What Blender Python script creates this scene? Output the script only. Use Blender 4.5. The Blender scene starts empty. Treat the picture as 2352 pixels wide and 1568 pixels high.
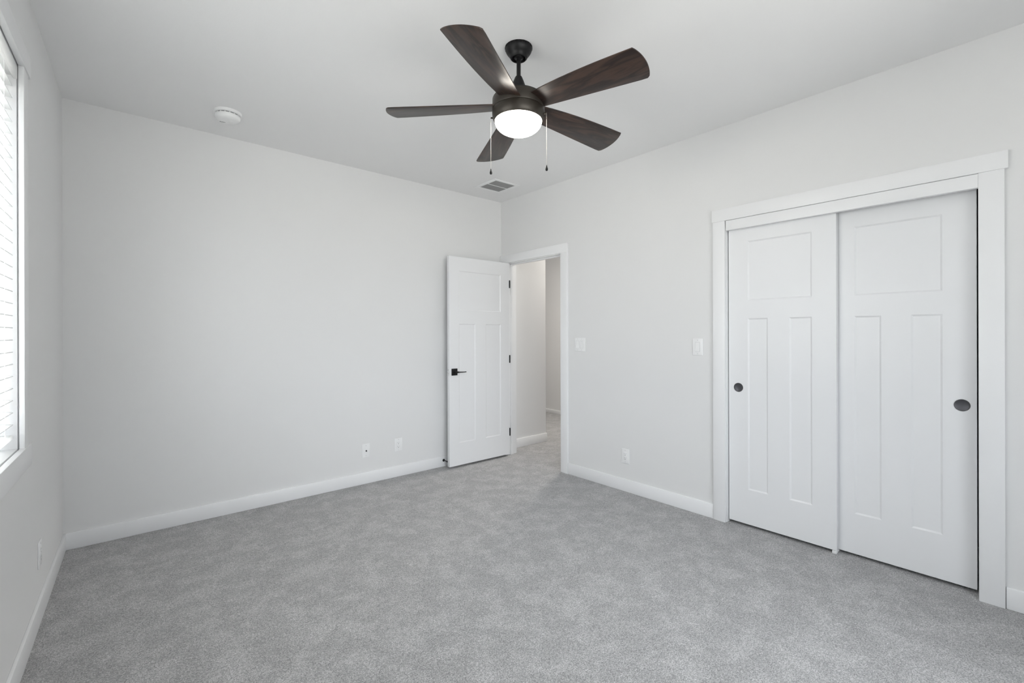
import bpy, bmesh, math, random
from mathutils import Vector, Matrix
random.seed(7)
scene = bpy.context.scene
COL = scene.collection

# ------------------------------------------------------------------ camera
IMW, IMH = 2352, 1568
F_PX, CX, CY = 1054.0, 1173.7, 766.8
YAW, PITCH, ROLL, CAM_H = math.radians(40.73), math.radians(-0.02), math.radians(-0.15), 1.305
cam_data = bpy.data.cameras.new('camera')
cam = bpy.data.objects.new('camera', cam_data)
COL.objects.link(cam)
cam_data.sensor_fit = 'HORIZONTAL'
cam_data.sensor_width = 36.0
cam_data.lens = 36.0 * F_PX / IMW
cam_data.shift_x = (IMW / 2 - CX) / IMW
cam_data.shift_y = (CY - IMH / 2) / IMW
cam_data.clip_start = 0.02
fw = Vector((math.sin(YAW) * math.cos(PITCH), math.cos(YAW) * math.cos(PITCH), math.sin(PITCH)))
rt = Vector((math.cos(YAW), -math.sin(YAW), 0))
up = rt.cross(fw)
rt2 = rt * math.cos(ROLL) + up * math.sin(ROLL)
up2 = -rt * math.sin(ROLL) + up * math.cos(ROLL)
m = Matrix((rt2, up2, -fw)).transposed().to_4x4()
m.translation = Vector((0, 0, CAM_H))
cam.matrix_world = m
scene.camera = cam

# ------------------------------------------------------------------ view + daylight
scene.view_settings.view_transform = 'Standard'
scene.view_settings.look = 'None'
scene.view_settings.gamma = 1.0
scene.view_settings.use_curve_mapping = False
scene.view_settings.exposure = 0.09
scene.cycles.max_bounces = 16
scene.cycles.diffuse_bounces = 12
scene.cycles.glossy_bounces = 4
scene.cycles.transmission_bounces = 8
scene.cycles.transparent_max_bounces = 16
scene.cycles.use_denoising = True
scene.cycles.sample_clamp_indirect = 8.0

# brightness of the sky and of the ground seen from the house, by compass direction:
# from straight out of the left window (5 deg) round to straight out of the added front window and beyond (105 deg)
SKY_DIRS = (5.2, 4.0, 8.4, 8.2, 0.6)
GROUND_DIRS = (8.2, 1.5, 6.8, 7.0, 1.4)
world = bpy.data.worlds.new('daylight'); scene.world = world
world.use_nodes = True
nt = world.node_tree; nt.nodes.clear()
def _w(kind): return nt.nodes.new(kind)
tc = _w('ShaderNodeTexCoord'); sp = _w('ShaderNodeSeparateXYZ'); bg = _w('ShaderNodeBackground'); wo = _w('ShaderNodeOutputWorld')
nt.links.new(tc.outputs['Generated'], sp.inputs[0])
def _math(op, a, b):
    n = _w('ShaderNodeMath'); n.operation = op
    for i, v in enumerate((a, b)):
        if isinstance(v, (int, float)): n.inputs[i].default_value = v
        else: nt.links.new(v, n.inputs[i])
    return n.outputs[0]
azim = _math('ARCTAN2', _math('MULTIPLY', sp.outputs['Y'], -1.0), _math('MULTIPLY', sp.outputs['X'], -1.0))   # 0 = -X, 90 deg = -Y
azim = _math('ADD', _math('DIVIDE', azim, 2 * math.pi), 0.5)
def _by_direction(values, tint):
    top = max(max(values), 1e-3)
    r = _w('ShaderNodeValToRGB'); r.color_ramp.interpolation = 'EASE'
    el = r.color_ramp.elements
    el.remove(el[1])
    for i, (deg, v) in enumerate(zip((5, 45, 64, 83, 105), values)):
        e = el[0] if i == 0 else el.new(0.9)
        e.position = deg / 360 + 0.5; c = v / top; e.color = (c, c, c, 1)
    nt.links.new(azim, r.inputs[0])
    n = _w('ShaderNodeVectorMath'); n.operation = 'MULTIPLY'; n.inputs[1].default_value = [t * top for t in tint]
    nt.links.new(r.outputs[0], n.inputs[0]); return n.outputs[0]
sky_c = _by_direction(SKY_DIRS, (0.945, 0.966, 1.022))
gnd_c = _by_direction(GROUND_DIRS, (1.01, 0.98, 0.94))
hz = _w('ShaderNodeMapRange'); hz.interpolation_type = 'SMOOTHSTEP'; hz.inputs[1].default_value = -0.04; hz.inputs[2].default_value = 0.04
nt.links.new(sp.outputs['Z'], hz.inputs[0])
mx = _w('ShaderNodeMix'); mx.data_type = 'RGBA'
nt.links.new(hz.outputs[0], mx.inputs[0]); nt.links.new(gnd_c, mx.inputs[6])
zen = _w('ShaderNodeMapRange'); zen.interpolation_type = 'SMOOTHSTEP'                 # brighter towards the zenith
for i, v in enumerate((0.25, 1.0, 1.0, 1.7)): zen.inputs[i + 1].default_value = v
nt.links.new(sp.outputs['Z'], zen.inputs[0])
zs = _w('ShaderNodeVectorMath'); zs.operation = 'SCALE'; nt.links.new(sky_c, zs.inputs[0]); nt.links.new(zen.outputs[0], zs.inputs['Scale']); nt.links.new(zs.outputs[0], mx.inputs[7])
nt.links.new(mx.outputs[2], bg.inputs[0]); nt.links.new(bg.outputs[0], wo.inputs[0])

SUN = 12.0
sun_l = bpy.data.lights.new('sun', 'SUN'); sun_l.energy = SUN; sun_l.angle = math.radians(0.6); sun_l.color = (1.0, 0.97, 0.93)
sun_o = bpy.data.objects.new('sun', sun_l); COL.objects.link(sun_o); sun_o.location = (-6, 1.5, 9)
sun_o.rotation_euler = Vector((-1.0, -0.02, math.tan(math.radians(58)))).to_track_quat('Z', 'Y').to_euler()

def portal(name, loc, rot, sx, sy):
    l = bpy.data.lights.new(name, 'AREA'); l.shape = 'RECTANGLE'; l.size = sx; l.size_y = sy
    l.cycles.is_portal = True
    o = bpy.data.objects.new(name, l); o.location = loc; o.rotation_euler = rot; COL.objects.link(o); return o

# ------------------------------------------------------------------ room dimensions
R, D, L, LA, H = 3.198, 3.876, -0.244, math.radians(1.83), 2.74
YF = -0.95                       # front wall, behind the camera
XF_FRONT = L + (YF - D) * math.tan(LA)
T = 0.117                        # wall thickness

# ------------------------------------------------------------------ materials
def new_mat(name):
    mt = bpy.data.materials.new(name); mt.use_nodes = True
    return mt, mt.node_tree, mt.node_tree.nodes['Principled BSDF']

def paint(name, col, rough=0.55, spec=0.4, bump=0.0, scale=220.0, var=0.0):
    mt, t, b = new_mat(name)
    b.inputs['Base Color'].default_value = (*col, 1); b.inputs['Roughness'].default_value = rough
    b.inputs['Specular IOR Level'].default_value = spec
    if bump or var:
        c = t.nodes.new('ShaderNodeTexCoord'); n = t.nodes.new('ShaderNodeTexNoise')
        n.inputs['Scale'].default_value = scale; n.inputs['Detail'].default_value = 3
        t.links.new(c.outputs['Object'], n.inputs['Vector'])
        if bump:
            bp = t.nodes.new('ShaderNodeBump'); bp.inputs['Strength'].default_value = bump; bp.inputs['Distance'].default_value = 0.002
            t.links.new(n.outputs['Fac'], bp.inputs['Height']); t.links.new(bp.outputs[0], b.inputs['Normal'])
        if var:
            n2 = t.nodes.new('ShaderNodeTexNoise'); n2.inputs['Scale'].default_value = 3.0
            t.links.new(c.outputs['Object'], n2.inputs['Vector'])
            mx = t.nodes.new('ShaderNodeMix'); mx.data_type = 'RGBA'
            mx.inputs[6].default_value = (*[k * (1 - var) for k in col], 1); mx.inputs[7].default_value = (*[min(1, k * (1 + var)) for k in col], 1)
            t.links.new(n2.outputs['Fac'], mx.inputs[0]); t.links.new(mx.outputs[2], b.inputs['Base Color'])
    return mt

M = {}
M['wall'] = paint('wall_paint', (0.758, 0.760, 0.762), 0.75, 0.25, 0.06, 160, 0.006)
M['ceiling'] = paint('ceiling_paint', (0.825, 0.825, 0.828), 0.85, 0.15, 0.10, 120, 0.006)
M['trim'] = paint('trim_paint', (0.835, 0.84, 0.85), 0.38, 0.45)
M['door'] = paint('door_paint', (0.805, 0.812, 0.825), 0.36, 0.45, 0.02, 90)
M['plastic'] = paint('white_plastic', (0.84, 0.845, 0.85), 0.30, 0.5)
M['vinyl'] = paint('white_vinyl', (0.85, 0.86, 0.87), 0.35, 0.5)
def slat_mat():
    mt, t, b = new_mat('white_slat')
    b.inputs['Base Color'].default_value = (0.93, 0.935, 0.94, 1); b.inputs['Roughness'].default_value = 0.45
    tl = t.nodes.new('ShaderNodeBsdfTranslucent'); tl.inputs[0].default_value = (0.95, 0.95, 0.945, 1)
    mx = t.nodes.new('ShaderNodeMixShader'); mx.inputs[0].default_value = 0.65
    t.links.new(b.outputs[0], mx.inputs[1]); t.links.new(tl.outputs[0], mx.inputs[2]); t.links.new(mx.outputs[0], t.nodes['Material Output'].inputs[0])
    return mt
M['slat'] = slat_mat()
M['black'] = paint('matte_black', (0.009, 0.009, 0.010), 0.45, 0.22)
M['slot'] = paint('dark_slot', (0.05, 0.05, 0.052), 0.7, 0.2)
M['greyslot'] = paint('grey_slot', (0.22, 0.22, 0.225), 0.7, 0.2)
M['screw'] = paint('painted_screw', (0.62, 0.62, 0.63), 0.4, 0.5)
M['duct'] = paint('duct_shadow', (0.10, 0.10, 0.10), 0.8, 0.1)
M['closet_dark'] = paint('closet_shade', (0.05, 0.05, 0.05), 0.9, 0.1)  # near-black colour stands in for the shade inside the closet
M['label'] = paint('label_ink', (0.10, 0.10, 0.11), 0.6, 0.2)

def metal(name, col, rough, met=1.0):
    mt, t, b = new_mat(name)
    b.inputs['Base Color'].default_value = (*col, 1); b.inputs['Roughness'].default_value = rough; b.inputs['Metallic'].default_value = met
    c = t.nodes.new('ShaderNodeTexCoord'); n = t.nodes.new('ShaderNodeTexNoise'); n.inputs['Scale'].default_value = 60
    r = t.nodes.new('ShaderNodeMapRange'); r.inputs[3].default_value = rough * 0.92; r.inputs[4].default_value = rough * 1.08
    t.links.new(c.outputs['Object'], n.inputs['Vector']); t.links.new(n.outputs['Fac'], r.inputs[0]); t.links.new(r.outputs[0], b.inputs['Roughness'])
    return mt
M['bronze'] = metal('oil_rubbed_bronze', (0.038, 0.032, 0.026), 0.40, 0.42)
M['chrome'] = metal('chrome', (0.8, 0.8, 0.8), 0.18)
M['chain'] = metal('nickel_chain', (0.42, 0.40, 0.37), 0.45)
M['pull_rim'] = metal('pull_rim', (0.10, 0.10, 0.105), 0.45, 0.6)
M['pull_dish'] = metal('pull_dish', (0.10, 0.10, 0.11), 0.42, 0.7)

def carpet():
    mt, t, b = new_mat('grey_cut_pile_carpet')
    N, K = t.nodes.new, t.links.new
    c = N('ShaderNodeTexCoord')
    fine = N('ShaderNodeTexNoise'); fine.inputs['Scale'].default_value = 210; fine.inputs['Detail'].default_value = 2.5; fine.inputs['Roughness'].default_value = 0.75
    mid = N('ShaderNodeTexNoise'); mid.inputs['Scale'].default_value = 60; mid.inputs['Detail'].default_value = 3
    patch = N('ShaderNodeTexNoise'); patch.inputs['Scale'].default_value = 7.0; patch.inputs['Detail'].default_value = 8; patch.inputs['Roughness'].default_value = 0.68
    patch.inputs['Distortion'].default_value = 0.15
    tuft = N('ShaderNodeTexVoronoi'); tuft.inputs['Scale'].default_value = 250
    for n in (fine, mid, patch, tuft): K(c.outputs['Object'], n.inputs['Vector'])
    tv = N('ShaderNodeSeparateColor'); K(tuft.outputs['Color'], tv.inputs[0])
    t1 = N('ShaderNodeMapRange'); t1.inputs[3].default_value = 0.70; t1.inputs[4].default_value = 1.30; K(tv.outputs[0], t1.inputs[0])
    r1 = N('ShaderNodeMapRange'); r1.inputs[1].default_value = 0.30; r1.inputs[2].default_value = 0.70; r1.inputs[3].default_value = 0.55; r1.inputs[4].default_value = 1.45
    K(fine.outputs['Fac'], r1.inputs[0])
    r2 = N('ShaderNodeMapRange'); r2.inputs[1].default_value = 0.3; r2.inputs[2].default_value = 0.7; r2.inputs[3].default_value = 0.94; r2.inputs[4].default_value = 1.06
    K(mid.outputs['Fac'], r2.inputs[0])
    r3 = N('ShaderNodeMapRange'); r3.interpolation_type = 'SMOOTHSTEP'; r3.inputs[1].default_value = 0.42; r3.inputs[2].default_value = 0.62; r3.inputs[3].default_value = 0.93; r3.inputs[4].default_value = 1.12
    K(patch.outputs['Fac'], r3.inputs[0])
    a0 = N('ShaderNodeMath'); a0.operation = 'MULTIPLY'; K(r1.outputs[0], a0.inputs[0]); K(t1.outputs[0], a0.inputs[1])
    a = N('ShaderNodeMath'); a.operation = 'MULTIPLY'; K(a0.outputs[0], a.inputs[0]); K(r2.outputs[0], a.inputs[1])
    a2 = N('ShaderNodeMath'); a2.operation = 'MULTIPLY'; K(a.outputs[0], a2.inputs[0]); K(r3.outputs[0], a2.inputs[1])
    mx = N('ShaderNodeVectorMath'); mx.operation = 'SCALE'; mx.inputs[0].default_value = (0.390, 0.388, 0.390)
    K(a2.outputs[0], mx.inputs['Scale']); K(mx.outputs[0], b.inputs['Base Color'])
    b.inputs['Roughness'].default_value = 0.95; b.inputs['Specular IOR Level'].default_value = 0.1
    b.inputs['Sheen Weight'].default_value = 0.15; b.inputs['Sheen Roughness'].default_value = 0.6
    bp = N('ShaderNodeBump'); bp.inputs['Strength'].default_value = 0.8; bp.inputs['Distance'].default_value = 0.006
    K(fine.outputs['Fac'], bp.inputs['Height']); K(bp.outputs[0], b.inputs['Normal'])
    return mt
M['carpet'] = carpet()

def walnut():
    mt, t, b = new_mat('dark_walnut_veneer')
    N, K = t.nodes.new, t.links.new
    c = N('ShaderNodeTexCoord'); oi = N('ShaderNodeObjectInfo')
    off = N('ShaderNodeVectorMath'); off.operation = 'SCALE'; off.inputs[0].default_value = (3.0, 7.0, 0); K(oi.outputs['Random'], off.inputs['Scale'])
    ad = N('ShaderNodeVectorMath'); K(c.outputs['Object'], ad.inputs[0]); K(off.outputs[0], ad.inputs[1])
    mp = N('ShaderNodeMapping'); mp.inputs['Scale'].default_value = (2.2, 15, 1); K(ad.outputs[0], mp.inputs[0])
    n1 = N('ShaderNodeTexNoise'); n1.inputs['Scale'].default_value = 1.6; n1.inputs['Detail'].default_value = 3; n1.inputs['Distortion'].default_value = 0.8; K(mp.outputs[0], n1.inputs['Vector'])
    ml = N('ShaderNodeMath'); ml.operation = 'MULTIPLY'; ml.inputs[1].default_value = 22; K(n1.outputs['Fac'], ml.inputs[0])
    sn = N('ShaderNodeMath'); sn.operation = 'SINE'; K(ml.outputs[0], sn.inputs[0])
    mp2 = N('ShaderNodeMapping'); mp2.inputs['Scale'].default_value = (8, 260, 1); K(ad.outputs[0], mp2.inputs[0])
    n2 = N('ShaderNodeTexNoise'); n2.inputs['Scale'].default_value = 1.0; n2.inputs['Detail'].default_value = 4; K(mp2.outputs[0], n2.inputs['Vector'])
    r = N('ShaderNodeMapRange'); r.inputs[1].default_value = -1; r.inputs[2].default_value = 1; K(sn.outputs[0], r.inputs[0])
    m1 = N('ShaderNodeMix'); m1.data_type = 'RGBA'; m1.inputs[6].default_value = (0.006, 0.0045, 0.0048, 1); m1.inputs[7].default_value = (0.062, 0.036, 0.026, 1)
    am = N('ShaderNodeMath'); am.operation = 'MULTIPLY_ADD'; am.inputs[1].default_value = 0.55; K(r.outputs[0], am.inputs[0])
    sc = N('ShaderNodeMath'); sc.operation = 'MULTIPLY'; sc.inputs[1].default_value = 0.40; K(n2.outputs['Fac'], sc.inputs[0]); K(sc.outputs[0], am.inputs[2])
    K(am.outputs[0], m1.inputs[0]); K(m1.outputs[2], b.inputs['Base Color'])
    b.inputs['Roughness'].default_value = 0.33; b.inputs['Specular IOR Level'].default_value = 0.5
    return mt
M['walnut'] = walnut()

def glass():
    mt = bpy.data.materials.new('window_glass'); mt.use_nodes = True; t = mt.node_tree; t.nodes.clear()
    N, K = t.nodes.new, t.links.new
    o = N('ShaderNodeOutputMaterial'); mx = N('ShaderNodeMixShader'); tr = N('ShaderNodeBsdfTransparent'); gl = N('ShaderNodeBsdfGlossy'); fr = N('ShaderNodeFresnel')
    tr.inputs[0].default_value = (0.97, 0.985, 0.98, 1); gl.inputs['Roughness'].default_value = 0.02; fr.inputs[0].default_value = 1.45
    ge = N('ShaderNodeNewGeometry'); io = N('ShaderNodeMapRange'); io.inputs[3].default_value = 1.45; io.inputs[4].default_value = 1 / 1.45   # thin pane: both faces reflect alike
    K(ge.outputs['Backfacing'], io.inputs[0]); K(io.outputs[0], fr.inputs[0])
    K(fr.outputs[0], mx.inputs[0]); K(tr.outputs[0], mx.inputs[1]); K(gl.outputs[0], mx.inputs[2]); K(mx.outputs[0], o.inputs[0])
    return mt
M['glass'] = glass()

def globe_mat():
    mt, t, b = new_mat('lit_frosted_globe')
    b.inputs['Base Color'].default_value = (0.9, 0.88, 0.84, 1); b.inputs['Roughness'].default_value = 0.35
    b.inputs['Emission Color'].default_value = (1.0, 0.94, 0.85, 1); b.inputs['Emission Strength'].default_value = 30.0
    return mt
M['globe'] = globe_mat()

# ------------------------------------------------------------------ helpers
class MB:
    """collects shapes for ONE mesh object"""
    def __init__(self): self.bm = bmesh.new()
    def box(self, x0, x1, y0, y1, z0, z1, bev=0.0, seg=2):
        b = bmesh.new()
        x0, x1 = min(x0, x1), max(x0, x1); y0, y1 = min(y0, y1), max(y0, y1); z0, z1 = min(z0, z1), max(z0, z1)
        v = [b.verts.new(p) for p in ((x0,y0,z0),(x1,y0,z0),(x1,y1,z0),(x0,y1,z0),(x0,y0,z1),(x1,y0,z1),(x1,y1,z1),(x0,y1,z1))]
        for f in ((3,2,1,0),(4,5,6,7),(0,1,5,4),(1,2,6,5),(2,3,7,6),(3,0,4,7)): b.faces.new([v[i] for i in f])
        if bev: bmesh.ops.bevel(b, geom=b.edges[:], offset=bev, segments=seg, profile=0.5, affect='EDGES')
        self.join(b); return self
    def lathe(self, prof, n=48, mat=None, cap=True):
        b = bmesh.new(); rings = []
        for (r, z) in prof:
            if r < 1e-6: rings.append([b.verts.new((0, 0, z))])
            else: rings.append([b.verts.new((r * math.cos(2*math.pi*i/n), r * math.sin(2*math.pi*i/n), z)) for i in range(n)])
        for A, B in zip(rings, rings[1:]):
            for i in range(n):
                j = (i + 1) % n
                if len(A) == 1 and len(B) == 1: continue
                if len(A) == 1: b.faces.new((A[0], B[j], B[i]))
                elif len(B) == 1: b.faces.new((A[i], A[j], B[0]))
                else: b.faces.new((A[i], A[j], B[j], B[i]))
        if cap:
            for Rr in (rings[0], rings[-1]):
                if len(Rr) > 1: b.faces.new(Rr)
        bmesh.ops.recalc_face_normals(b, faces=b.faces[:])
        if mat is not None: b.transform(mat)
        self.join(b); return self
    def tube(self, pts, r, n=10):
        b = bmesh.new(); pts = [Vector(p) for p in pts]; rings = []
        for i, p in enumerate(pts):
            d = (pts[min(i+1, len(pts)-1)] - pts[max(i-1, 0)]).normalized()
            a = d.orthogonal().normalized(); c = d.cross(a); rr = r[i] if isinstance(r, (list, tuple)) else r
            rings.append([b.verts.new(p + a*rr*math.cos(2*math.pi*k/n) + c*rr*math.sin(2*math.pi*k/n)) for k in range(n)])
        for A, B in zip(rings, rings[1:]):
            for k in range(n): b.faces.new((A[k], A[(k+1)%n], B[(k+1)%n], B[k]))
        b.faces.new(rings[0]); b.faces.new(rings[-1])
        bmesh.ops.recalc_face_normals(b, faces=b.faces[:])
        self.join(b); return self
    def poly_prism(self, pts, z0, z1, bev=0.0):
        b = bmesh.new(); lo = [b.verts.new((x, y, z0)) for x, y in pts]; hi = [b.verts.new((x, y, z1)) for x, y in pts]
        n = len(pts); b.faces.new(lo); b.faces.new(hi)
        for i in range(n): b.faces.new((lo[i], lo[(i+1)%n], hi[(i+1)%n], hi[i]))
        bmesh.ops.recalc_face_normals(b, faces=b.faces[:])
        if bev:
            ed = [ed for ed in b.edges if abs(ed.verts[0].co.z - ed.verts[1].co.z) < 1e-6]
            bmesh.ops.bevel(b, geom=ed, offset=bev, segments=2, profile=0.5, affect='EDGES')
        self.join(b); return self
    def join(self, b):
        me = bpy.data.meshes.new('tmp'); b.to_mesh(me); b.free(); self.bm.from_mesh(me); bpy.data.meshes.remove(me)
    def build(self, name, mat, parent=None, loc=None, smooth=True, matrix=None, angle=35):
        me = bpy.data.meshes.new(name); self.bm.to_mesh(me); self.bm.free()
        me.materials.append(mat)
        if smooth:
            for p in me.polygons: p.use_smooth = True
            try: me.set_sharp_from_angle(angle=math.radians(angle))
            except Exception: pass
        o = bpy.data.objects.new(name, me); COL.objects.link(o)
        if parent: o.parent = parent
        if loc is not None: o.location = loc
        if matrix is not None: o.matrix_local = matrix
        return o

def empty(name, loc=(0, 0, 0), rotz=0.0):
    o = bpy.data.objects.new(name, None); COL.objects.link(o); o.location = loc; o.rotation_euler = (0, 0, rotz); o.empty_display_size = 0.05; return o

def tag(o, label=None, cat=None, group=None, kind=None):
    if label: o['label'] = label
    if cat: o['category'] = cat
    if group: o['group'] = group
    if kind: o['kind'] = kind
    return o

def struct(o, label, cat): return tag(o, label, cat, kind='structure')

ROT_LEFT = -math.pi / 2 - LA      # local +X runs along the window wall towards the camera, local +Y points into the room
LEFT_M = Matrix.Translation((L, D, 0)) @ Matrix.Rotation(ROT_LEFT, 4, 'Z')
def on_left(o):
    o.matrix_world = LEFT_M; return o

# ------------------------------------------------------------------ shell
HX0, HX1, HY1 = R + T, 5.44, 6.9           # hall beyond the door
# floor (bedroom, closet and hall share one carpet)
fl = MB(); fl.box(-0.62, HX1 + 0.1, YF - 0.1, HY1 + 0.1, -0.10, 0.0)
struct(fl.build('floor', M['carpet'], smooth=False), 'light grey cut-pile carpet covering the bedroom floor and running on into the hall', 'floor')
ce = MB(); ce.box(-0.62, HX1 + 0.1, YF - 0.1, HY1 + 0.1, H, H + 0.1)
struct(ce.build('ceiling', M['ceiling'], smooth=False), 'plain off-white ceiling with the dark fan hanging from it', 'ceiling')
wb = MB(); wb.box(L - 0.2, R + T, D, D + T, 0, H)
struct(wb.build('wall_back', M['wall'], smooth=False), 'bare pale grey wall behind the opened door, far left of the room corner', 'wall')
wf = MB(); FX0, FX1, FZ0, FZ1 = -0.22, 2.10, 0.60, 2.392     # opening for the added front window
wf.box(XF_FRONT - 0.2, FX0 - 0.018, YF - T, YF, 0, H); wf.box(FX1 + 0.018, R + T, YF - T, YF, 0, H)
wf.box(FX0 - 0.018, FX1 + 0.018, YF - T, YF, 0, FZ0 - 0.018); wf.box(FX0 - 0.018, FX1 + 0.018, YF - T, YF, FZ1 + 0.018, H)
struct(wf.build('wall_front', M['wall'], smooth=False), 'plain grey wall behind the viewer, opposite the bare back wall', 'wall')

# right wall with the entry opening and the closet opening
EY0, EY1, EZ = 2.985, 3.775, 2.066          # entry opening
KY0, KY1, KZ = 0.206, 1.432, 2.080          # closet opening
wr = MB()
wr.box(R, R + T, EY1 + 0.02, D, 0, H)
wr.box(R, R + T, EY0 - 0.02, EY1 + 0.02, EZ + 0.02, H)
wr.box(R, R + T, KY1 + 0.02, EY0 - 0.02, 0, H)
wr.box(R, R + T, KY0 - 0.02, KY1 + 0.02, KZ + 0.02, H)
wr.box(R, R + T, YF, KY0 - 0.02, 0, H)
struct(wr.build('wall_right', M['wall'], smooth=False), 'pale grey wall holding the hall doorway and the sliding closet doors', 'wall')

# left wall with the window opening (local coordinates: s along, n into room)
WS0, WS1, WZ0, WZ1, WT = 1.288, 2.78, 0.866, 2.345, 0.15
SL = (D - YF) / math.cos(LA) + 0.05
wl = MB()
wl.box(-0.05, WS0 - 0.018, -WT, 0, 0, H)
wl.box(WS1 + 0.018, SL, -WT, 0, 0, H)
wl.box(WS0 - 0.018, WS1 + 0.018, -WT, 0, 0, WZ0 - 0.018)
wl.box(WS0 - 0.018, WS1 + 0.018, -WT, 0, WZ1 + 0.018, H)
struct(on_left(wl.build('wall_left', M['wall'], smooth=False)), 'grey wall at the left edge with the blind-covered window', 'wall')

# closet box behind the sliding doors
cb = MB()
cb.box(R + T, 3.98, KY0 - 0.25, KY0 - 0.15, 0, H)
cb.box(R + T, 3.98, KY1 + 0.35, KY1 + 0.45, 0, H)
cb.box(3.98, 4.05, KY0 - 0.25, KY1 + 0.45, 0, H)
struct(cb.build('wall_closet', M['closet_dark'], smooth=False), 'closet interior with its shade put into a near-black colour, seen only as the dark slit beside the right sliding door', 'wall')

# hall walls
hl = MB(); hl.box(R + T, 3.955, 3.950, HY1, 0, H)
struct(hl.build('wall_hall_left', M['wall'], smooth=False), 'short grey hall wall seen through the doorway, ending at an outside corner', 'wall')
hr = MB(); hr.box(HX1, HX1 + 0.1, 1.6, HY1, 0, H)
struct(hr.build('wall_hall_right', M['wall'], smooth=False), 'farther warm grey hall wall at the right side of the doorway view', 'wall')
he = MB(); he.box(3.955, HX1, HY1, HY1 + 0.1, 0, H)
struct(he.build('wall_hall_end', M['wall'], smooth=False), 'end wall of the hall past the outside corner', 'wall')
hf = MB(); hf.box(4.05, HX1 + 0.1, 1.6, 1.7, 0, H)
struct(hf.build('wall_hall_front', M['wall'], smooth=False), 'hall wall behind the closet, out of the doorway view', 'wall')

# ------------------------------------------------------------------ baseboards
BH, BT = 0.102, 0.013
def base(name, fn, label):
    b = MB(); fn(b); return struct(b.build(name, M['trim'], smooth=True), label, 'baseboard')
base('baseboard_back', lambda b: b.box(L - 0.02, R, D - BT, D, 0, BH, 0.003), 'white baseboard along the bare back wall')
def _br(b):
    b.box(R - BT, R, 1.520, 2.892, 0, BH, 0.003)
base('baseboard_right', _br, 'white baseboard between the hall doorway and the closet')
base('baseboard_right_near', lambda b: b.box(R - BT, R, YF, 0.118, 0, BH, 0.003), 'white baseboard to the right of the closet casing at the picture edge')
o = base('baseboard_left', lambda b: b.box(0.0, SL - 0.05, 0, BT, 0, BH, 0.003), 'white baseboard under the window wall at the left edge')
on_left(o)
def _bh(b):
    b.box(R + T + 0.02, 3.955 + BT, 3.950 - BT, 3.950, 0, BH, 0.003)
    b.box(3.955, 3.955 + BT, 3.950, HY1, 0, BH, 0.003)
base('baseboard_hall', _bh, 'white baseboard wrapping the hall corner seen through the doorway')
base('baseboard_hall_far', lambda b: b.box(HX1 - BT, HX1, 1.7, HY1, 0, 0.06, 0.003), 'low white baseboard on the farther hall wall')

# ------------------------------------------------------------------ casings
CT = 0.019
ec = MB()
ec.box(R - CT, R, 2.893, 2.978, 0, EZ, 0.002)                    # right leg
ec.box(R - CT, R, EY1 + 0.006, 3.872, 0, EZ, 0.002)              # left leg, behind the leaf
ec.box(R - CT, R, 2.893, 3.872, EZ, 2.151, 0.002)                # head
for (y0, y1) in ((2.893, 2.978), (EY1 + 0.006, 3.872)): ec.box(R + T, R + T + CT, y0, y1, 0, EZ, 0.002)
ec.box(R + T, R + T + CT, 2.893, 3.872, EZ, 2.151, 0.002)
ec.box(R, R + T, EY0 - 0.02, EY0, 0, EZ, 0.001)                  # jambs
ec.box(R, R + T, EY1, EY1 + 0.02, 0, EZ, 0.001)
ec.box(R, R + T, EY0 - 0.02, EY1 + 0.02, EZ - 0.006, EZ + 0.02, 0.001)
ec.box(R + 0.040, R + 0.078, EY0, EY0 + 0.011, 0, EZ - 0.006, 0.002)   # stops
ec.box(R + 0.040, R + 0.078, EY1 - 0.011, EY1, 0, EZ - 0.006, 0.002)
ec.box(R + 0.040, R + 0.078, EY0, EY1, EZ - 0.017, EZ - 0.006, 0.002)
struct(ec.build('trim_1', M['trim']), 'white casing and jamb framing the open hall doorway', 'door frame')

kc = MB()
kc.box(R - CT, R, KY1 + 0.003, 1.518, 0, KZ, 0.002)
kc.box(R - CT, R, 0.120, KY0 + 0.002, 0, KZ, 0.002)
kc.box(R - CT - 0.003, R, 0.108, 1.524, KZ, 2.165, 0.002)
kc.box(R, R + T, KY1, KY1 + 0.02, 0, KZ, 0.001)
kc.box(R, R + T, KY0 - 0.02, KY0, 0, KZ, 0.001)
kc.box(R, R + T, KY0 - 0.02, KY1 + 0.02, KZ, KZ + 0.02, 0.001)
struct(kc.build('trim_2', M['trim']), 'wide white casing framing the sliding closet doors', 'closet frame')
kf = MB(); kf.box(R - 0.0165, R + 0.014, KY0 + 0.0022, KY1 - 0.003, 2.011, KZ - 0.002, 0.0012)
struct(kf.build('trim_3', M['trim']), 'flat white fascia board hiding the closet door track', 'trim board')

wc = MB()   # window casing + jamb extension
wc.box(1.197, WS0 - 0.003, 0, 0.016, WZ0 - 0.006, WZ1 + 0.006, 0.002)
wc.box(WS1 + 0.003, WS1 + 0.09, 0, 0.016, WZ0 - 0.006, WZ1 + 0.006, 0.002)
wc.box(1.166, WS1 + 0.122, 0, 0.020, WZ1 + 0.006, 2.437, 0.002)
wc.box(1.164, WS1 + 0.124, 0, 0.020, 0.777, WZ0 - 0.002, 0.002)
for (a, b_) in ((-WT, -0.004),):
    e_ = 0.0
    wc.box(WS0 - 0.018, WS0 - e_, a, b_, WZ0 - 0.018, WZ1 + 0.018, 0.0008)
    wc.box(WS1 + e_, WS1 + 0.018, a, b_, WZ0 - 0.018, WZ1 + 0.018, 0.0008)
    wc.box(WS0, WS1, a, b_, WZ1 + e_, WZ1 + 0.018, 0.0008)
    wc.box(WS0, WS1, a, b_, WZ0 - 0.018, WZ0 - e_, 0.0008)
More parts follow.
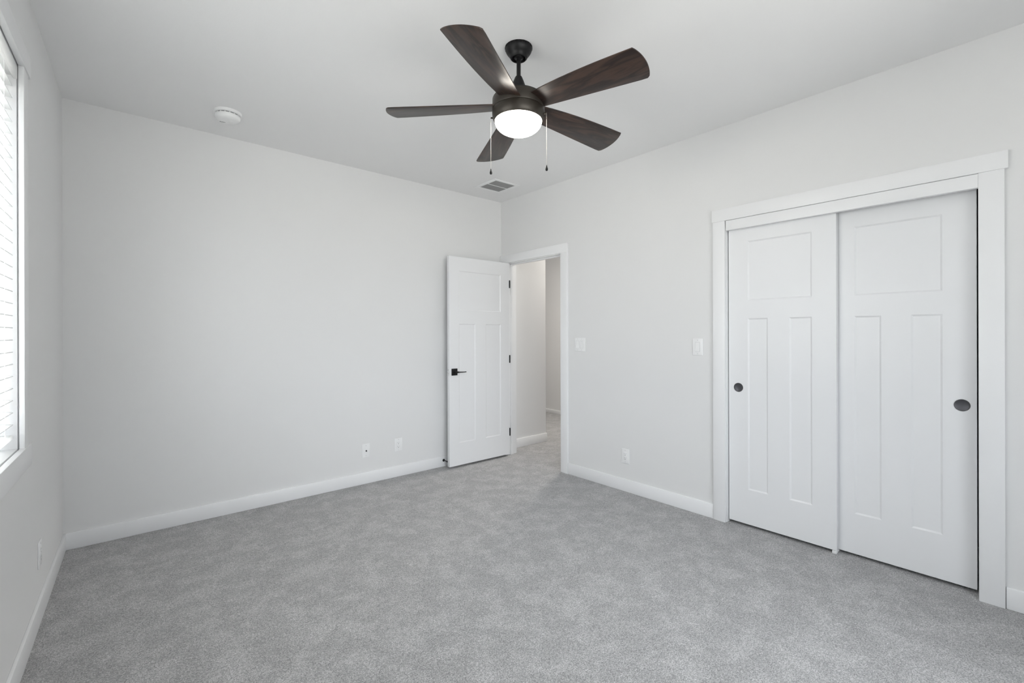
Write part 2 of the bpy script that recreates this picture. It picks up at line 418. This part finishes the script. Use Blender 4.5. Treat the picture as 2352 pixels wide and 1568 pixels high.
struct(on_left(wc.build('trim_4', M['trim'])), 'white flat casing with sill board around the window at the left edge', 'window frame')

# ------------------------------------------------------------------ window
win = empty('window_1'); on_left(win)
struct(win, 'white vinyl window behind the lowered blind at the left edge', 'window')
n0, n1 = -0.145, -0.095
f = MB()
f.box(WS0 - 0.003, WS0 + 0.045, n0, n1, WZ0 - 0.003, WZ1 + 0.003, 0.003); f.box(WS1 - 0.045, WS1 + 0.003, n0, n1, WZ0 - 0.003, WZ1 + 0.003, 0.003)
f.box(WS0 + 0.045, WS1 - 0.045, n0, n1, WZ0 - 0.003, WZ0 + 0.045, 0.003); f.box(WS0 + 0.045, WS1 - 0.045, n0, n1, WZ1 - 0.045, WZ1 + 0.003, 0.003)
f.build('window_frame', M['vinyl'], win)
smid = (WS0 + WS1) / 2
f = MB(); f.box(smid - 0.025, smid + 0.025, n0 + 0.005, n1 + 0.008, WZ0 + 0.045, WZ1 - 0.045, 0.003); f.build('mullion', M['vinyl'], win)
for (a, b_) in ((WS0 + 0.045, smid - 0.025), (smid + 0.025, WS1 - 0.045)):
    sh = MB()
    sh.box(a, a + 0.03, n0 + 0.012, n1 - 0.004, WZ0 + 0.045, WZ1 - 0.045, 0.002); sh.box(b_ - 0.03, b_, n0 + 0.012, n1 - 0.004, WZ0 + 0.045, WZ1 - 0.045, 0.002)
    sh.box(a + 0.03, b_ - 0.03, n0 + 0.012, n1 - 0.004, WZ0 + 0.045, WZ0 + 0.075, 0.002); sh.box(a + 0.03, b_ - 0.03, n0 + 0.012, n1 - 0.004, WZ1 - 0.075, WZ1 - 0.045, 0.002)
    so = sh.build('sash', M['vinyl'], win)
    g = MB(); g.box(a + 0.026, b_ - 0.026, -0.123, -0.119, WZ0 + 0.071, WZ1 - 0.071); g.build('pane', M['glass'], so, smooth=False)

# unseen window added behind the viewer to light the back wall and fill the room
fc = MB()
fc.box(FX0 - 0.09, FX0 - 0.004, YF, YF + 0.016, FZ0 - 0.006, FZ1 + 0.006, 0.002); fc.box(FX1 + 0.004, FX1 + 0.09, YF, YF + 0.016, FZ0 - 0.006, FZ1 + 0.006, 0.002)
fc.box(FX0 - 0.12, FX1 + 0.12, YF, YF + 0.020, FZ1 + 0.006, FZ1 + 0.096, 0.002); fc.box(FX0 - 0.12, FX1 + 0.12, YF, YF + 0.020, FZ0 - 0.092, FZ0 - 0.006, 0.002)
fc.box(FX0 - 0.018, FX0, YF - T, YF, FZ0 - 0.018, FZ1 + 0.018); fc.box(FX1, FX1 + 0.018, YF - T, YF, FZ0 - 0.018, FZ1 + 0.018)
fc.box(FX0, FX1, YF - T, YF, FZ1, FZ1 + 0.018); fc.box(FX0, FX1, YF - T, YF, FZ0 - 0.018, FZ0)
struct(fc.build('trim_5', M['trim']), 'white casing around the wide window added for light behind the viewer', 'window frame')
win2 = empty('fill_window', (0, YF - 0.085, 0)); struct(win2, 'wide white vinyl window added unseen behind the viewer to light the room', 'window')
f = MB()
f.box(FX0, FX0 + 0.045, -0.025, 0.025, FZ0, FZ1, 0.003); f.box(FX1 - 0.045, FX1, -0.025, 0.025, FZ0, FZ1, 0.003)
f.box(FX0 + 0.045, FX1 - 0.045, -0.025, 0.025, FZ0, FZ0 + 0.045, 0.003); f.box(FX0 + 0.045, FX1 - 0.045, -0.025, 0.025, FZ1 - 0.045, FZ1, 0.003)
fxm = (FX0 + FX1)/2; f.box(fxm - 0.03, fxm + 0.03, -0.025, 0.025, FZ0 + 0.045, FZ1 - 0.045, 0.003)
f.build('window_frame', M['vinyl'], win2)
for (a, b_) in ((FX0 + 0.04, fxm - 0.026), (fxm + 0.026, FX1 - 0.04)):
    g = MB(); g.box(a, b_, -0.002, 0.002, FZ0 + 0.04, FZ1 - 0.04); g.build('pane', M['glass'], win2, smooth=False)
portal('daylight_portal', (fxm, YF - T - 0.03, (FZ0 + FZ1)/2), (math.radians(90), 0, 0), FX1 - FX0 + 0.1, FZ1 - FZ0 + 0.1)
pc = LEFT_M @ Vector((smid, -0.20, (WZ0 + WZ1) / 2))
portal('daylight_portal', pc, (math.radians(90), 0, ROT_LEFT + math.pi), WS1 - WS0 + 0.1, WZ1 - WZ0 + 0.1)

# ------------------------------------------------------------------ blind
bl = empty('window_blind'); on_left(bl)
tag(bl, 'white horizontal slat blind lowered inside the window at the left edge', 'blind')
BS0, BS1 = WS0 + 0.008, WS1 - 0.008
v = MB(); v.box(BS0 - 0.005, BS1 + 0.005, -0.0125, -0.001, 2.291, WZ1 - 0.003, 0.003); v.build('valance', M['slat'], bl)
v = MB(); v.box(BS0, BS1, -0.066, -0.015, 2.300, WZ1 - 0.003, 0.002); v.build('headrail', M['slat'], bl)
SLAT_TILT = math.radians(-3)
def slat_mesh():
    b = bmesh.new(); n = 9; w = 0.050; th = 0.0032; top = []; bot = []
    for i in range(n):
        u = -w/2 + w*i/(n-1); zc = 0.0016 * (1 - (2*u/w)**2)
        top.append((u, zc + th/2)); bot.append((u, zc - th/2))
    loop = top + bot[::-1]
    A = [b.verts.new((BS0, u, z)) for u, z in loop]; B = [b.verts.new((BS1, u, z)) for u, z in loop]
    k = len(loop)
    for i in range(k): b.faces.new((A[i], A[(i+1)%k], B[(i+1)%k], B[i]))
    b.faces.new(A); b.faces.new(B[::-1])
    bmesh.ops.recalc_face_normals(b, faces=b.faces[:])
    me = bpy.data.meshes.new('slat'); b.to_mesh(me); b.free(); me.materials.append(M['slat']); me.materials.append(M['vinyl'])
    for p in me.polygons:
        p.use_smooth = True
        if all(abs(abs(me.vertices[v].co.y) - w/2) < 1e-6 for v in p.vertices): p.material_index = 1      # edge faces in opaque vinyl
    me.set_sharp_from_angle(angle=math.radians(35))
    return me
sm = slat_mesh()
SN, SP = -0.039, 0.0464
z = 0.963; k = 0
while z < 2.28:
    s_ = bpy.data.objects.new('slat', sm); COL.objects.link(s_); s_.parent = bl
    s_.location = (0, SN, z); s_.rotation_euler = (SLAT_TILT, 0, 0)   # room edge lower
    z += SP; k += 1
v = MB(); v.box(BS0, BS1, SN - 0.025, SN + 0.025, 0.905, 0.923, 0.004); v.build('bottom_rail', M['slat'], bl)
for s0 in (1.445, smid, 2.63):
    v = MB()
    for nn in (SN - 0.027, SN + 0.027): v.tube([(s0, nn, 0.915), (s0, nn, 2.305)], 0.0008, 6)
    v.build('ladder_cord', M['slat'], bl)

# ------------------------------------------------------------------ panel doors
def panel_leaf(w, h, th, panels, depth=0.006, stick=0.009):
    """u 0..w, z 0..h, front face at y=0 looking to -y, back at y=th. panels = [(u0,u1,z0,z1)]"""
    b = bmesh.new()
    us = sorted({0, w, *[p[0] for p in panels], *[p[1] for p in panels]}); zs = sorted({0, h, *[p[2] for p in panels], *[p[3] for p in panels]})
    def inside(u, z): return any(p[0] < u < p[1] and p[2] < z < p[3] for p in panels)
    for side in (0, 1):
        yy = 0.0 if side == 0 else th; dd = depth if side == 0 else -depth; cache = {}
        def V(u, z):
            if (u, z) not in cache: cache[(u, z)] = b.verts.new((u, yy, z))
            return cache[(u, z)]
        for u0, u1 in zip(us, us[1:]):
            for z0, z1 in zip(zs, zs[1:]):
                if inside((u0+u1)/2, (z0+z1)/2): continue
                b.faces.new((V(u0, z0), V(u1, z0), V(u1, z1), V(u0, z1)))
        for (u0, u1, z0, z1) in panels:
            o4 = [(u0, z0), (u1, z0), (u1, z1), (u0, z1)]
            r1 = [b.verts.new((u, yy, z)) for u, z in o4]
            i4 = [(u0+stick, z0+stick), (u1-stick, z0+stick), (u1-stick, z1-stick), (u0+stick, z1-stick)]
            r2 = [b.verts.new((u, yy + dd, z)) for u, z in i4]
            for i in range(4): b.faces.new((r1[i], r1[(i+1)%4], r2[(i+1)%4], r2[i]))
            b.faces.new(r2)
    e = 0
    for (a, c) in (((0, 0), (w, 0)), ((w, 0), (w, h)), ((w, h), (0, h)), ((0, h), (0, 0))):
        b.faces.new([b.verts.new((a[0], 0, a[1])), b.verts.new((c[0], 0, c[1])), b.verts.new((c[0], th, c[1])), b.verts.new((a[0], th, a[1]))])
    bmesh.ops.remove_doubles(b, verts=b.verts[:], dist=1e-5)
    bmesh.ops.recalc_face_normals(b, faces=b.faces[:])
    out = [ed for ed in b.edges if len(ed.link_faces) == 2 and all(
        (abs(v.co.x) < 1e-6 or abs(v.co.x-w) < 1e-6 or abs(v.co.z) < 1e-6 or abs(v.co.z-h) < 1e-6) for v in ed.verts)
        and abs(ed.link_faces[0].normal.dot(ed.link_faces[1].normal)) < 0.2]
    bmesh.ops.bevel(b, geom=out, offset=0.0018, segments=2, profile=0.5, affect='EDGES')
    return b

# entry door, opened flat against the back wall; leaf front faces the room (-y)
LX0, LX1, LY, LZ0, LZ1 = 2.434, 3.192, 3.738, 0.020, 2.060
d1 = MB(); W_ = LX1 - LX0; Hh = LZ1 - LZ0
d1.join(panel_leaf(W_, Hh, 0.035, [(0.112, 0.642, 1.515, 1.905), (0.112, 0.312, 0.218, 1.385), (0.442, 0.642, 0.218, 1.385)]))
door = d1.build('door_1', M['door'], loc=(LX0, LY, LZ0), smooth=True, angle=30)
struct(door, 'white three-panel door standing open against the back wall beside the room corner', 'door')
def handle(front):
    s = -1 if front else 1; y0 = 0.0 if front else 0.035
    u, zz = 0.056, 0.936 - LZ0
    r = MB(); r.box(u - 0.033, u + 0.033, y0, y0 + s*0.009, zz - 0.033, zz + 0.033, 0.002)
    ro = r.build('door_handle', M['black'], door)
    l = MB()
    l.lathe([(0.012, 0), (0.012, 0.020), (0.0095, 0.024), (0.0095, 0.040)], 20, Matrix.Translation((u, y0 + s*0.009, zz)) @ Matrix.Rotation(math.radians(90) * (1 if front else -1), 4, 'X'))
    l.tube([(u - 0.010, y0 + s*0.045, zz), (u + 0.012, y0 + s*0.046, zz), (u + 0.035, y0 + s*0.046, zz - 0.001), (u + 0.075, y0 + s*0.045, zz - 0.002), (u + 0.112, y0 + s*0.043, zz - 0.002)],
           [0.0088, 0.0088, 0.0056, 0.0046, 0.0042], 12)
    l.build('lever', M['black'], ro)
handle(True); handle(False)
lt = MB(); lt.box(-0.0012, 0.0, 0.006, 0.029, 0.936 - LZ0 - 0.028, 0.936 - LZ0 + 0.028, 0.0005)
lt.lathe([(0.0085, 0), (0.0085, 0.006), (0.006, 0.010), (0, 0.011)], 16, Matrix.Translation((-0.001, 0.0175, 0.936 - LZ0)) @ Matrix.Rotation(math.radians(-90), 4, 'Y'))
lo = lt.build('latch', M['chrome'], door); lo['label'] = 'chrome latch'
for zc in (1.836, 1.036, 0.256):
    h_ = MB(); x_ = W_ + 0.006; y_ = -0.002
    for i in range(5):
        za = zc - LZ0 - 0.040 + i * 0.0162
        h_.lathe([(0.0068, za), (0.0068, za + 0.0150)], 14, Matrix.Translation((x_, y_, 0)))
    h_.lathe([(0.0045, zc - LZ0 - 0.041), (0.0045, zc - LZ0 + 0.042)], 10, Matrix.Translation((x_, y_, 0)))
    h_.box(W_ + 0.0005, W_ + 0.0025, 0.0, 0.033, zc - LZ0 - 0.04, zc - LZ0 + 0.041)
    ho = h_.build('hinge', M['black'], door)

# closet sliding doors: leaf local front (-y) must face -x in the world
def closet_door(name, y_hi, y_lo, xf, z0, z1, label, pull_u):
    w = y_hi - y_lo
    p = [(0.125, w - 0.125, 1.505, 1.905), (0.125, 0.250, 0.233, 1.385), (w - 0.250, w - 0.125, 0.233, 1.385)]
    b = MB(); b.join(panel_leaf(w, z1 - z0, 0.034, p))
    o = b.build(name, M['door'], loc=(xf, y_hi, z0), angle=30); o.rotation_euler = (0, 0, math.radians(-90))
    struct(o, label, 'door')
    cup = MB()
    Mx = Matrix.Translation((pull_u, 0, 0.936 - z0)) @ Matrix.Rotation(math.radians(90), 4, 'X')
    cup.lathe([(0.0270, -0.0004), (0.0305, 0.0), (0.0305, 0.0018), (0.0285, 0.0030), (0.0262, 0.0022), (0.0255, 0.0012)], 40, Mx, cap=False)
    po = cup.build('finger_pull', M['pull_rim'], o)
    dish = MB(); dish.lathe([(0.0262, 0.0018), (0.0240, 0.0006), (0.0, 0.0004)], 40, Mx, cap=False)
    dish.build('pull_dish', M['pull_dish'], po)
    return o
closet_door('door_2', 1.425, 0.799, R + 0.022, 0.020, 2.045, 'left white sliding closet door, nearer the hall doorway, overlapping its neighbour', 0.064)
d3 = closet_door('door_3', 0.847, 0.2195, R + 0.064, 0.018, 2.043, 'right white sliding closet door with a dark slit at its right edge', 0.575)
g = MB(); g.box(R + 0.018, R + 0.105, 0.800, 0.822, 0.0, 0.017, 0.002)
tag(g.build('floor_guide', M['plastic']), 'small white plastic floor guide under the meeting edge of the closet doors', 'door guide')

# ------------------------------------------------------------------ ceiling fan
FX, FY = 1.535, 1.718
fan = empty('ceiling_fan', (FX, FY, H))
tag(fan, 'dark bronze ceiling fan with five walnut blades and a lit globe', 'ceiling fan')
cn = MB(); cn.lathe([(0.040, 0.0), (0.066, 0.0), (0.0665, -0.006), (0.066, -0.014), (0.064, -0.020), (0.060, -0.027), (0.0535, -0.036), (0.0475, -0.041), (0.0452, -0.047), (0.0425, -0.053), (0.039, -0.0565), (0.035, -0.057), (0.034, -0.053), (0.030, -0.040), (0.0, -0.034)], 64)
cn.build('canopy', M['black'], fan)
ring = MB()
n = 26
for i in range(n):
    a = 2*math.pi*i/n
    b = bmesh.new(); bmesh.ops.create_cube(b, size=1.0)
    b.transform(Matrix.Rotation(a, 4, 'Z') @ Matrix.Translation((0.0668, 0, -0.004 - 0.0015*(i % 2))) @ Matrix.Diagonal((0.004, 0.0085, 0.007, 1)))
    ring.join(b)
ring.lathe([(0.0655, -0.0005), (0.0685, -0.0005), (0.0685, -0.003), (0.0655, -0.003)], 64, cap=False)
ring.build('mounting_ring', M['black'], fan)
# everything below the ball joint leans very slightly
TX, TY = -0.018, -0.009
nrm = Vector((-TX, -TY, 1)).normalized()
q = Vector((0, 0, 1)).rotation_difference(nrm)
BALL = -0.050
TILT = Matrix.Translation((0, 0, BALL)) @ q.to_matrix().to_4x4() @ Matrix.Translation((0, 0, -BALL))
def fanpart(mb, name, mat, parent=None, extra=None):
    mtx = TILT if extra is None else TILT @ extra
    return mb.build(name, mat, parent or fan, matrix=mtx)
rod = MB(); rod.lathe([(0.0, -0.036), (0.020, -0.038), (0.026, -0.046), (0.022, -0.054), (0.0105, -0.060), (0.0105, -0.165), (0.0, -0.165)], 32)
fanpart(rod, 'downrod', M['black'])
cp = MB(); cp.lathe([(0.011, -0.146), (0.0165, -0.148), (0.0190, -0.153), (0.0260, -0.170), (0.0365, -0.200), (0.0470, -0.232), (0.0560, -0.256), (0.0, -0.256)], 40)
fanpart(cp, 'coupling_cover', M['black'])
mc = MB(); mc.lathe([(0.030, -0.254), (0.110, -0.254), (0.1225, -0.2555), (0.1255, -0.258), (0.1255, -0.2635), (0.03, -0.2635)], 72)
fanpart(mc, 'motor_cap', M['black'])
mo = MB(); mo.lathe([(0.030, -0.262), (0.1265, -0.262), (0.1296, -0.2632), (0.1308, -0.266), (0.1308, -0.3155), (0.1296, -0.3185), (0.1275, -0.3195), (0.02, -0.3195)], 72)
fanpart(mo, 'motor_housing', M['bronze'])
lr = MB(); lr.lathe([(0.03, -0.3205), (0.1275, -0.3205), (0.1303, -0.3213), (0.1316, -0.3240), (0.1316, -0.338), (0.1309, -0.347), (0.1288, -0.357), (0.1250, -0.3665), (0.1210, -0.3725), (0.1185, -0.3745), (0.1168, -0.372), (0.03, -0.370)], 72)
fanpart(lr, 'light_ring', M['bronze'])
gl = MB(); prof = [(0.1172, -0.3720)]
for i in range(1, 19):
    a = math.pi/2*i/18; prof.append((0.1172*math.cos(a), -0.3740 - 0.0645*math.sin(a)))
prof[-1] = (0.0, prof[-1][1])
gl.lathe(prof, 64, cap=False)
fanpart(gl, 'light_globe', M['globe'])['label'] = 'lit frosted white globe'

def blade_mesh():
    b = bmesh.new()
    A0, A1 = Vector((0.105, -0.0445)), Vector((0.644, -0.021)); B0, B1 = Vector((0.105, 0.0640)), Vector((0.627, 0.159))
    pts = []
    nseg = 16
    for i in range(nseg + 1):                       # bulging edge, root to tip
        t = i/nseg; p = A0.lerp(A1, t); p = p + Vector((0, -1)) * 0.011 * 4*t*(1-t)*(1.2 - 0.4*t); pts.append(p)
    c = A1.lerp(B1, 0.5); dx = (B1 - A1); nn = Vector((dx.y, -dx.x)).normalized()
    for i in range(1, 16):                          # convex tip
        t = i/16; p = A1.lerp(B1, t) + nn * 0.024 * (1 - (2*t-1)**2)**0.85; pts.append(p)
    for i in range(nseg + 1):
        t = i/nseg; p = B1.lerp(B0, t); pts.append(p)
    # soften the two tip corners
    pts[nseg + 16] = pts[nseg + 16]*0.72 + (pts[nseg + 15] + pts[nseg + 17])*0.14
    lo = [b.verts.new((p.x, p.y, -0.0028)) for p in pts]; hi = [b.verts.new((p.x, p.y, 0.0028)) for p in pts]
    b.faces.new(lo); b.faces.new(hi); k = len(pts)
    for i in range(k): b.faces.new((lo[i], lo[(i+1)%k], hi[(i+1)%k], hi[i]))
    bmesh.ops.recalc_face_normals(b, faces=b.faces[:])
    ed = [e for e in b.edges if abs(e.verts[0].co.z - e.verts[1].co.z) < 1e-6]
    bmesh.ops.bevel(b, geom=ed, offset=0.0012, segments=2, profile=0.5, affect='EDGES')
    return b
first = None
AZ0, PIT = math.radians(-157.14), math.radians(-12.7)
ZB = 2.444 - H
for i in range(5):
    X = Matrix.Translation((0, 0, ZB)) @ Matrix.Rotation(AZ0 + 2*math.pi*i/5, 4, 'Z') @ Matrix.Rotation(math.radians(0.7), 4, 'Y') @ Matrix.Rotation(PIT, 4, 'X')
    if first is None:
        mb = MB(); mb.join(blade_mesh()); first = fanpart(mb, 'blade', M['walnut'], None, X)
    else:
        o = first.copy(); COL.objects.link(o); o.parent = fan; o.matrix_local = TILT @ X
# pull chains (world directions given through the camera-facing right vector)
side = Vector((math.cos(YAW), -math.sin(YAW), 0)); away = Vector((math.sin(YAW), math.cos(YAW), 0))
for (sx, da) in ((-1, 0.0), (1, -0.045)):
    base_p = side * sx * 0.131 * (1 if da == 0 else 0.96) + away * da
    out = base_p.normalized()
    p0 = base_p + Vector((0, 0, -0.352)); p1 = p0 + out * 0.010
    ch = MB()
    ch.tube([p0 - out*0.006, p1], 0.0045, 12)
    co = ch.build('pull_switch', M['bronze'], fan)
    bd = MB(); z_ = -0.354; zend = -0.607
    pe = p1 + Vector((0.002, 0.002, 0))
    nb = int((z_ - zend) / 0.0042)
    for j in range(nb + 1):
        t = j/nb; z0 = z_ + (zend - z_)*t; xy = p1.lerp(pe, min(1, t*6))
        b = bmesh.new(); bmesh.ops.create_icosphere(b, subdivisions=1, radius=0.0014); b.transform(Matrix.Translation((xy.x, xy.y, z0))); bd.join(b)
    bd.tube([(p1.x, p1.y, z_), (pe.x, pe.y, z_ - 0.05), (pe.x, pe.y, zend)], 0.0005, 5)
    bo = bd.build('pull_chain', M['chain'], fan)
    kn = MB(); kn.lathe([(0.0, zend + 0.002), (0.0022, zend), (0.0030, zend - 0.006), (0.0062, zend - 0.017), (0.0064, zend - 0.021), (0.0050, zend - 0.026), (0.0, zend - 0.028)], 20, Matrix.Translation((pe.x, pe.y, 0)))
    kn.build('pull_knob', M['black'], bo)

# ------------------------------------------------------------------ smoke detector
sd = empty('smoke_detector', (0.552, 3.440, H))
tag(sd, 'round white smoke detector on the ceiling near the back wall', 'smoke detector')
b = MB(); b.lathe([(0.0, 0), (0.079, 0), (0.0795, -0.004), (0.0785, -0.014), (0.075, -0.017), (0.066, -0.0175), (0.0, -0.0175)], 56); b.build('mounting_base', M['plastic'], sd)
b = MB(); b.lathe([(0.0, -0.0176), (0.064, -0.0176), (0.064, -0.0235), (0.0, -0.0235)], 56); b.build('vent_gap', M['greyslot'], sd)
b = MB(); b.lathe([(0.0, -0.0235), (0.0695, -0.0235), (0.0715, -0.0255), (0.0712, -0.034), (0.069, -0.043), (0.064, -0.050), (0.056, -0.0545), (0.040, -0.0565), (0.0, -0.057)], 56)
body = b.build('cover', M['plastic'], sd)
vs = MB()
for i in range(16):
    a = 2*math.pi*i/16
    c_ = bmesh.new(); bmesh.ops.create_cube(c_, size=1.0); c_.transform(Matrix.Rotation(a, 4, 'Z') @ Matrix.Translation((0.0672, 0, -0.0205)) @ Matrix.Diagonal((0.004, 0.006, 0.0055, 1))); vs.join(c_)
vs.build('vent_rib', M['plastic'], sd)
bt = MB(); bt.lathe([(0.012, -0.0565), (0.012, -0.0585), (0.010, -0.0592), (0.0, -0.0594)], 24, Matrix.Translation((0.018, 0.012, 0))); bt.build('test_button', M['plastic'], sd)
cu = bpy.data.curves.new('mark', 'FONT'); cu.body = 'Kidde'; cu.size = 0.0135; cu.align_x = 'CENTER'; cu.align_y = 'CENTER'; cu.extrude = 0.0002; cu.offset = 0.0004
tmp = bpy.data.objects.new('tmp', cu); COL.objects.link(tmp)
bpy.context.view_layer.update()
me = bpy.data.meshes.new_from_object(tmp.evaluated_get(bpy.context.evaluated_depsgraph_get()))
COL.objects.unlink(tmp); bpy.data.objects.remove(tmp)
me.name = 'lettering'; me.materials.clear(); me.materials.append(M['label'])
to = bpy.data.objects.new('lettering', me); COL.objects.link(to); to.parent = body
# faces down, reads from the camera side
dcam = Vector((-0.552, -3.44, 0)).normalized(); rgt = Vector((-dcam.y, dcam.x, 0))
fwd = -dcam; rgt = Vector((fwd.y, -fwd.x, 0))
upv = fwd                                  # seen from below, text up points away from the viewer... flipped below
tx = Matrix((rgt, -fwd, Vector((0, 0, -1)))).transposed().to_4x4()
pos = rgt * -0.030 + fwd * 0.030
tx.translation = Vector((pos.x, pos.y, -0.0566))
to.matrix_local = tx

# ------------------------------------------------------------------ ceiling air vent
av = empty('air_vent', (2.808, 3.458, H))
tag(av, 'square white ceiling air register with grey louvres near the room corner', 'air vent')
VO, VI = 0.153, 0.117
b = MB()
for (x0, x1, y0, y1) in ((-VO, VO, -VO, -VI - 0.006), (-VO, VO, VI + 0.006, VO), (-VO, -VI, -VI - 0.006, VI + 0.006), (VI, VO, -VI - 0.006, VI + 0.006)):
    b.box(x0, x1, y0, y1, -0.006, 0.0, 0.0015)
b.build('frame', M['plastic'], av)
b = MB(); b.box(-VI, VI, -0.005, 0.005, -0.006, -0.001, 0.001); b.build('centre_bar', M['plastic'], av)
b = MB(); b.box(-VI, VI, -VI - 0.006, VI + 0.006, -0.0008, 0.0); b.build('duct_shade', M['duct'], av, smooth=False)  # thin sheet, shade of the duct opening put into its dark colour
lv = M['vent'] = paint('vent_louvre', (0.30, 0.30, 0.30), 0.5, 0.3)
for (y0, y1) in ((-VI - 0.005, -0.006), (0.006, VI + 0.005)):
    nl_ = 12
    for i in range(nl_):
        yy = y0 + (y1 - y0) * (i + 0.5)/nl_
        b = bmesh.new(); bmesh.ops.create_cube(b, size=1.0)
        b.transform(Matrix.Translation((0, yy, -0.0028)) @ Matrix.Rotation(math.radians(35 if y0 < -9 else -38), 4, 'X') @ Matrix.Diagonal((2*VI, 0.0062, 0.0007, 1)))
        w_ = MB(); w_.join(b); w_.build('louvre', lv, av)

# ------------------------------------------------------------------ switches and outlets (local: plate faces -y, x across, z up)
def plate_root(name, loc, rotz, label, cat, group=None):
    o = empty(name, loc, rotz); tag(o, label, cat, group); return o
def plate(root, w, h):
    b = MB(); b.box(-w/2, w/2, -0.0055, 0, -h/2, h/2, 0.002, 3); return b.build('cover_plate', M['plastic'], root)
def screw(root, x, zc):
    b = MB(); b.lathe([(0.0032, 0), (0.0030, 0.0010), (0.0, 0.0013)], 14, Matrix.Translation((x, -0.0055, zc)) @ Matrix.Rotation(math.radians(90), 4, 'X')); b.build('screw', M['screw'], root)
def rocker(root, x, tilt, w=0.033, h=0.066):
    b = MB(); b.box(x - w/2 - 0.0018, x + w/2 + 0.0018, -0.0058, -0.0040, -h/2 - 0.0018, h/2 + 0.0018); fr_ = b.build('rocker_frame', M['screw'], root)
    b = bmesh.new()
    prof = [(-h/2, -0.0058 - (0.004 if tilt > 0 else 0.0005)), (0, -0.0070), (h/2, -0.0058 - (0.0005 if tilt > 0 else 0.004))]
    A = [b.verts.new((x - w/2, y, z)) for z, y in prof] + [b.verts.new((x - w/2, -0.004, h/2)), b.verts.new((x - w/2, -0.004, -h/2))]
    B = [b.verts.new((x + w/2, v_.co.y, v_.co.z)) for v_ in A]
    b.faces.new(A); b.faces.new(B)
    for i in range(5): b.faces.new((A[i], A[(i+1)%5], B[(i+1)%5], B[i]))
    bmesh.ops.recalc_face_normals(b, faces=b.faces[:])
    w_ = MB(); w_.join(b); w_.build('rocker', M['plastic'], root, smooth=False)
def receptacle(root):
    b = MB(); b.box(-0.0168, 0.0168, -0.0068, -0.004, -0.0335, 0.0335, 0.0012); fo = b.build('receptacle', M['plastic'], root)
    for zc in (0.0175, -0.0175):
        sl = MB(); sl.box(-0.0078, -0.0058, -0.0071, -0.0066, zc - 0.001, zc + 0.0075); sl.box(0.0058, 0.0078, -0.0071, -0.0066, zc + 0.000, zc + 0.0070)
        sl.lathe([(0.0031, 0), (0.0031, 0.0004), (0, 0.0004)], 14, Matrix.Translation((0, -0.0067, zc - 0.0085)) @ Matrix.Rotation(math.radians(90), 4, 'X'))
        sl.build('socket_slots', M['greyslot'], fo)
RW = math.radians(-90)            # facing -x
s1 = plate_root('light_switch', (R, 2.752, 1.206), RW, 'double rocker light switch on the wall just right of the hall doorway', 'light switch')
plate(s1, 0.128, 0.122); rocker(s1, -0.023, 1); rocker(s1, 0.023, -1)
for x in (-0.023, 0.023):
    for z_ in (0.049, -0.049): screw(s1, x, z_)
s2 = plate_root('light_switch', (R, 1.637, 1.207), RW, 'single rocker wall switch beside the left closet casing', 'light switch')
plate(s2, 0.078, 0.122); rocker(s2, 0.0, 1); screw(s2, 0, 0.049); screw(s2, 0, -0.049)
def outlet(loc, rot, label):
    r = plate_root('wall_outlet', loc, rot, label, 'outlet', 'duplex wall outlets'); plate(r, 0.078, 0.120); receptacle(r); screw(r, 0, 0.047); screw(r, 0, -0.047); return r
outlet((R, 2.263, 0.291), RW, 'white wall outlet low between the hall doorway and the closet')
outlet((1.965, D, 0.290), 0.0, 'white wall outlet on the back wall nearer the open door')
cx_ = plate_root('cable_outlet', (1.656, D, 0.288), 0.0, 'white cable jack plate on the back wall left of the outlet, with one round socket', 'cable jack')
plate(cx_, 0.073, 0.117); screw(cx_, 0, 0.043); screw(cx_, 0, -0.043)
b = MB(); b.lathe([(0.0068, 0), (0.0068, 0.002), (0.0047, 0.002), (0.0047, 0.009), (0.0030, 0.009), (0.0030, 0.004), (0, 0.004)], 18, Matrix.Translation((0.002, -0.0055, -0.003)) @ Matrix.Rotation(math.radians(90), 4, 'X')); b.build('coax_socket', M['pull_dish'], cx_)
pl = LEFT_M @ Vector((0.850, 0, 0.297))
lo_ = outlet(pl, ROT_LEFT + math.pi, 'white wall outlet low on the window wall at the left edge, seen edge-on')

# ------------------------------------------------------------------ door stop on the back baseboard
ds = empty('door_stop', (2.446, D - BT, 0.062)); tag(ds, 'small black rigid door stop on the baseboard behind the open door', 'door stop')
RX = Matrix.Rotation(math.radians(90), 4, 'X')
b = MB(); b.lathe([(0.0, 0), (0.0135, 0), (0.0135, 0.003), (0.008, 0.007), (0.0, 0.007)], 24, RX); b.build('flange', M['black'], ds)
b = MB(); b.lathe([(0.0045, 0.005), (0.0042, 0.068), (0.0, 0.068)], 14, RX); b.build('stem', M['black'], ds)
b = MB(); b.lathe([(0.0, 0.066), (0.0085, 0.066), (0.0085, 0.080), (0.006, 0.085), (0.0, 0.085)], 18, RX); b.build('bumper', M['black'], ds)

# ------------------------------------------------------------------ fill light added under the hall ceiling (unseen, no fixture)
hfill = bpy.data.lights.new('hall_fill', 'AREA'); hfill.shape = 'DISK'; hfill.size = 0.28; hfill.energy = 36; hfill.color = (1.0, 0.945, 0.87)
ho = bpy.data.objects.new('hall_fill', hfill); ho.location = (4.72, 3.72, H - 0.02); COL.objects.link(ho)
